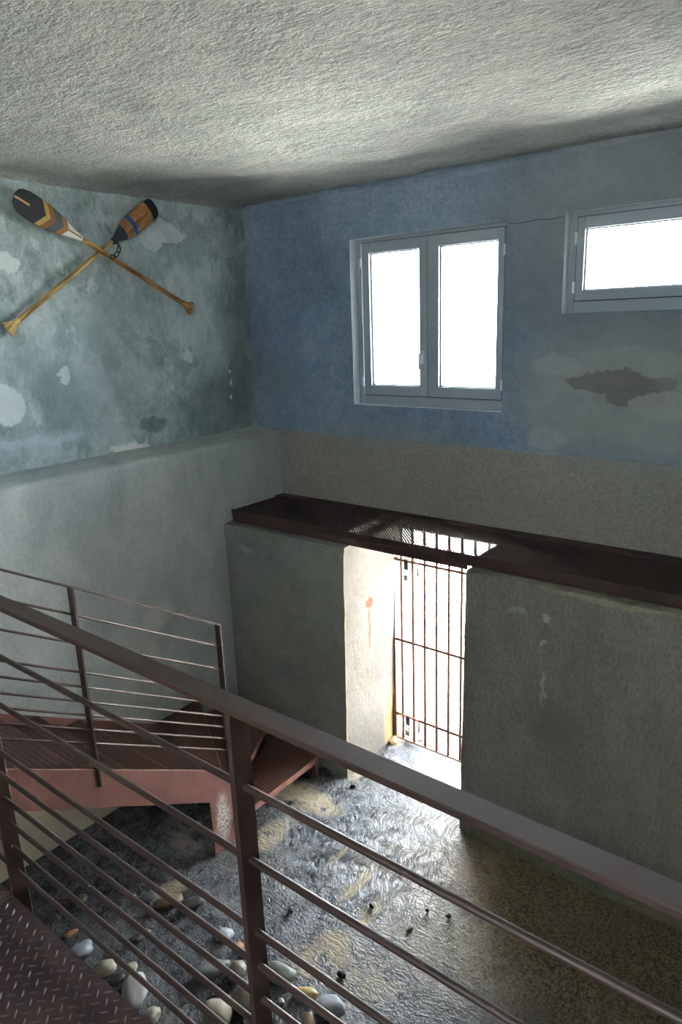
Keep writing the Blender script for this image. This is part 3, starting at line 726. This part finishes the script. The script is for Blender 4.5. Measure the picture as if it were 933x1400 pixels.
stone(177, 1321, 16, 14, 30, 'cream', 'small flat cream pebble touching the top of the large white cobble', 2)
stone(162, 1331, 24, 12, 30, 'dark', 'dark flat stone left of the large white cobble', 3)
stone(143, 1321, 24, 20, 25, 'cream', 'cream yellowish cobble near the plate edge, left of the dark flat stone', 4)
stone(109, 1296, 30, 18, 20, 'blue', 'grey white flat stone beside the plate edge, leftmost of the pale stones', 5)
stone(206, 1384, 20, 17, 0, 'cream', 'small cream pebble nearest the plate edge at the bottom', 6)
stone(197, 1274, 16, 7, 15, 'cream', 'thin cream sliver of stone lying on a dark one below the stairs', 7, .5, sink=-.1)
stone(188, 1279, 20, 11, 15, 'dark', 'dark stone under the thin cream sliver', 8)
stone(306, 1274, 21, 17, 20, 'blue', 'bluish white pebble left of the railing post, highest of its cluster', 9)
stone(327, 1288, 9, 11, 0, 'orange', 'tiny orange pebble right against the near railing post', 10)
stone(332, 1298, 8, 9, 30, 'white', 'tiny white pebble below the tiny orange one', 11)
stone(290, 1322, 40, 21, 8, 'grey', 'long grey stone lying left of the speckled round pebble', 12)
stone(324, 1325, 21, 21, 0, 'tan', 'round brown grey pebble just left of the near railing post', 13, .8)
stone(335, 1364, 29, 30, 0, 'tan', 'large tan cobble partly behind the near railing post', 14, .75)
stone(298, 1387, 29, 28, 20, 'cream', 'rounded beige cobble at the bottom edge left of the post', 15, .8)
stone(346, 1391, 20, 18, 0, 'white', 'pale pebble behind the foot of the near railing post', 16)
stone(384, 1328, 38, 22, -38, 'green', 'oblong grey green stone right of the near railing post', 17)
stone(418, 1356, 28, 17, -8, 'yellow', 'yellow ochre pebble right of the oblong grey green stone', 18)
stone(452, 1373, 34, 26, -20, 'blue', 'large grey white stone at lower right of the yellow pebble', 19)
stone(423, 1393, 13, 22, 0, 'brown', 'brown stone between the yellow pebble and the bottom edge', 20)
stone(384, 1364, 8, 8, 0, 'pink', 'tiny pinkish pebble between the post and the yellow pebble', 21)
stone(292, 1350, 8, 7, 0, 'white', 'tiny white pebble above the rounded beige cobble', 22)
stone(230, 1232, 34, 16, 10, 'brown', 'brown half buried stone below the bottom of the stairs', 23, .8, sink=.5)
stone(263, 1236, 30, 14, 10, 'dark', 'dark half buried stone right of the brown half buried one', 24, .7, sink=.5)
stone(205, 1222, 18, 12, 0, 'grey', 'grey half buried stone left of the brown half buried one', 25, .7, sink=.5)
stone(96, 1270, 16, 8, 10, 'orange', 'small orange stone by the landing plate beneath the lowest bar', 26)
stone(110, 1225, 14, 12, 10, 'tan', 'dim tan pebble in the dark under the stairs', 27)
M_char = simple('black_charred_wood', (.012, .011, .010), .7, .3, 30, .4)
for i, (px, py, w, h, a, lab) in enumerate([(466, 1328, 14, 8, -20, 'black charred scrap on the sandy patch near the bottom'), (613, 1248, 8, 6, -10, 'black scrap on the floor nearest the dark wall shadow'),
    (484, 1069, 9, 5, 0, 'black scrap on the floor just inside the doorway'), (508, 1235, 7, 9, 30, 'black scrap beside the yellow sand streaks'), (398, 1241, 8, 7, 0, 'black scrap right of the near railing post, on the wet silt'),
    (560, 1266, 13, 3, 35, 'thin curved black twig scrap in the middle of the floor'), (584, 1240, 5, 5, 0, 'tiny black scrap near the middle of the wet floor')]):
    stone(px, py, w, h, a, M_char, lab, 40 + i, .8, 'debris_scrap', .1, 'debris', 'black scraps on the floor', .5)
M_rub = stone_mat('crumbled_mortar', (.42, .33, .20), .6, .9)
stone(568, 1006, 30, 13, 12, M_rub, 'crumbled mortar slab at the foot of the cream door jamb', 60, .35, 'mortar_rubble', .2, 'rubble', 'rubble by the gate', .35)
stone(538, 1010, 16, 20, 0, M_rub, 'ochre mortar lump against the cream door jamb', 61, .5, 'mortar_rubble', .2, 'rubble', 'rubble by the gate', .35)
for i, (x, y, w, mt, lab) in enumerate([(-2.82, 4.95, .12, 'orange', 'orange stone outside behind the gate, nearest the jamb'), (-2.6, 5.3, .09, 'yellow', 'yellow stone outside behind the middle gate bars'), (-2.95, 5.25, .10, 'orange', 'farther orange stone outside behind the gate')]):
    q = CAM; p = Vector((x, y, 0)); dist = (p - CAM).length
    d = p - CAM; zc = d.dot(FWD)
    o = stone(466.5 + F_PX * d.dot(RGT) / zc, 700 + F_PX * d.dot(DWN) / zc, w / dist * F_PX, w * .7 / dist * F_PX, 20, mt, lab, 70 + i, .7, 'outdoor_stone', .3, 'stone', 'stones outside the gate', .3)
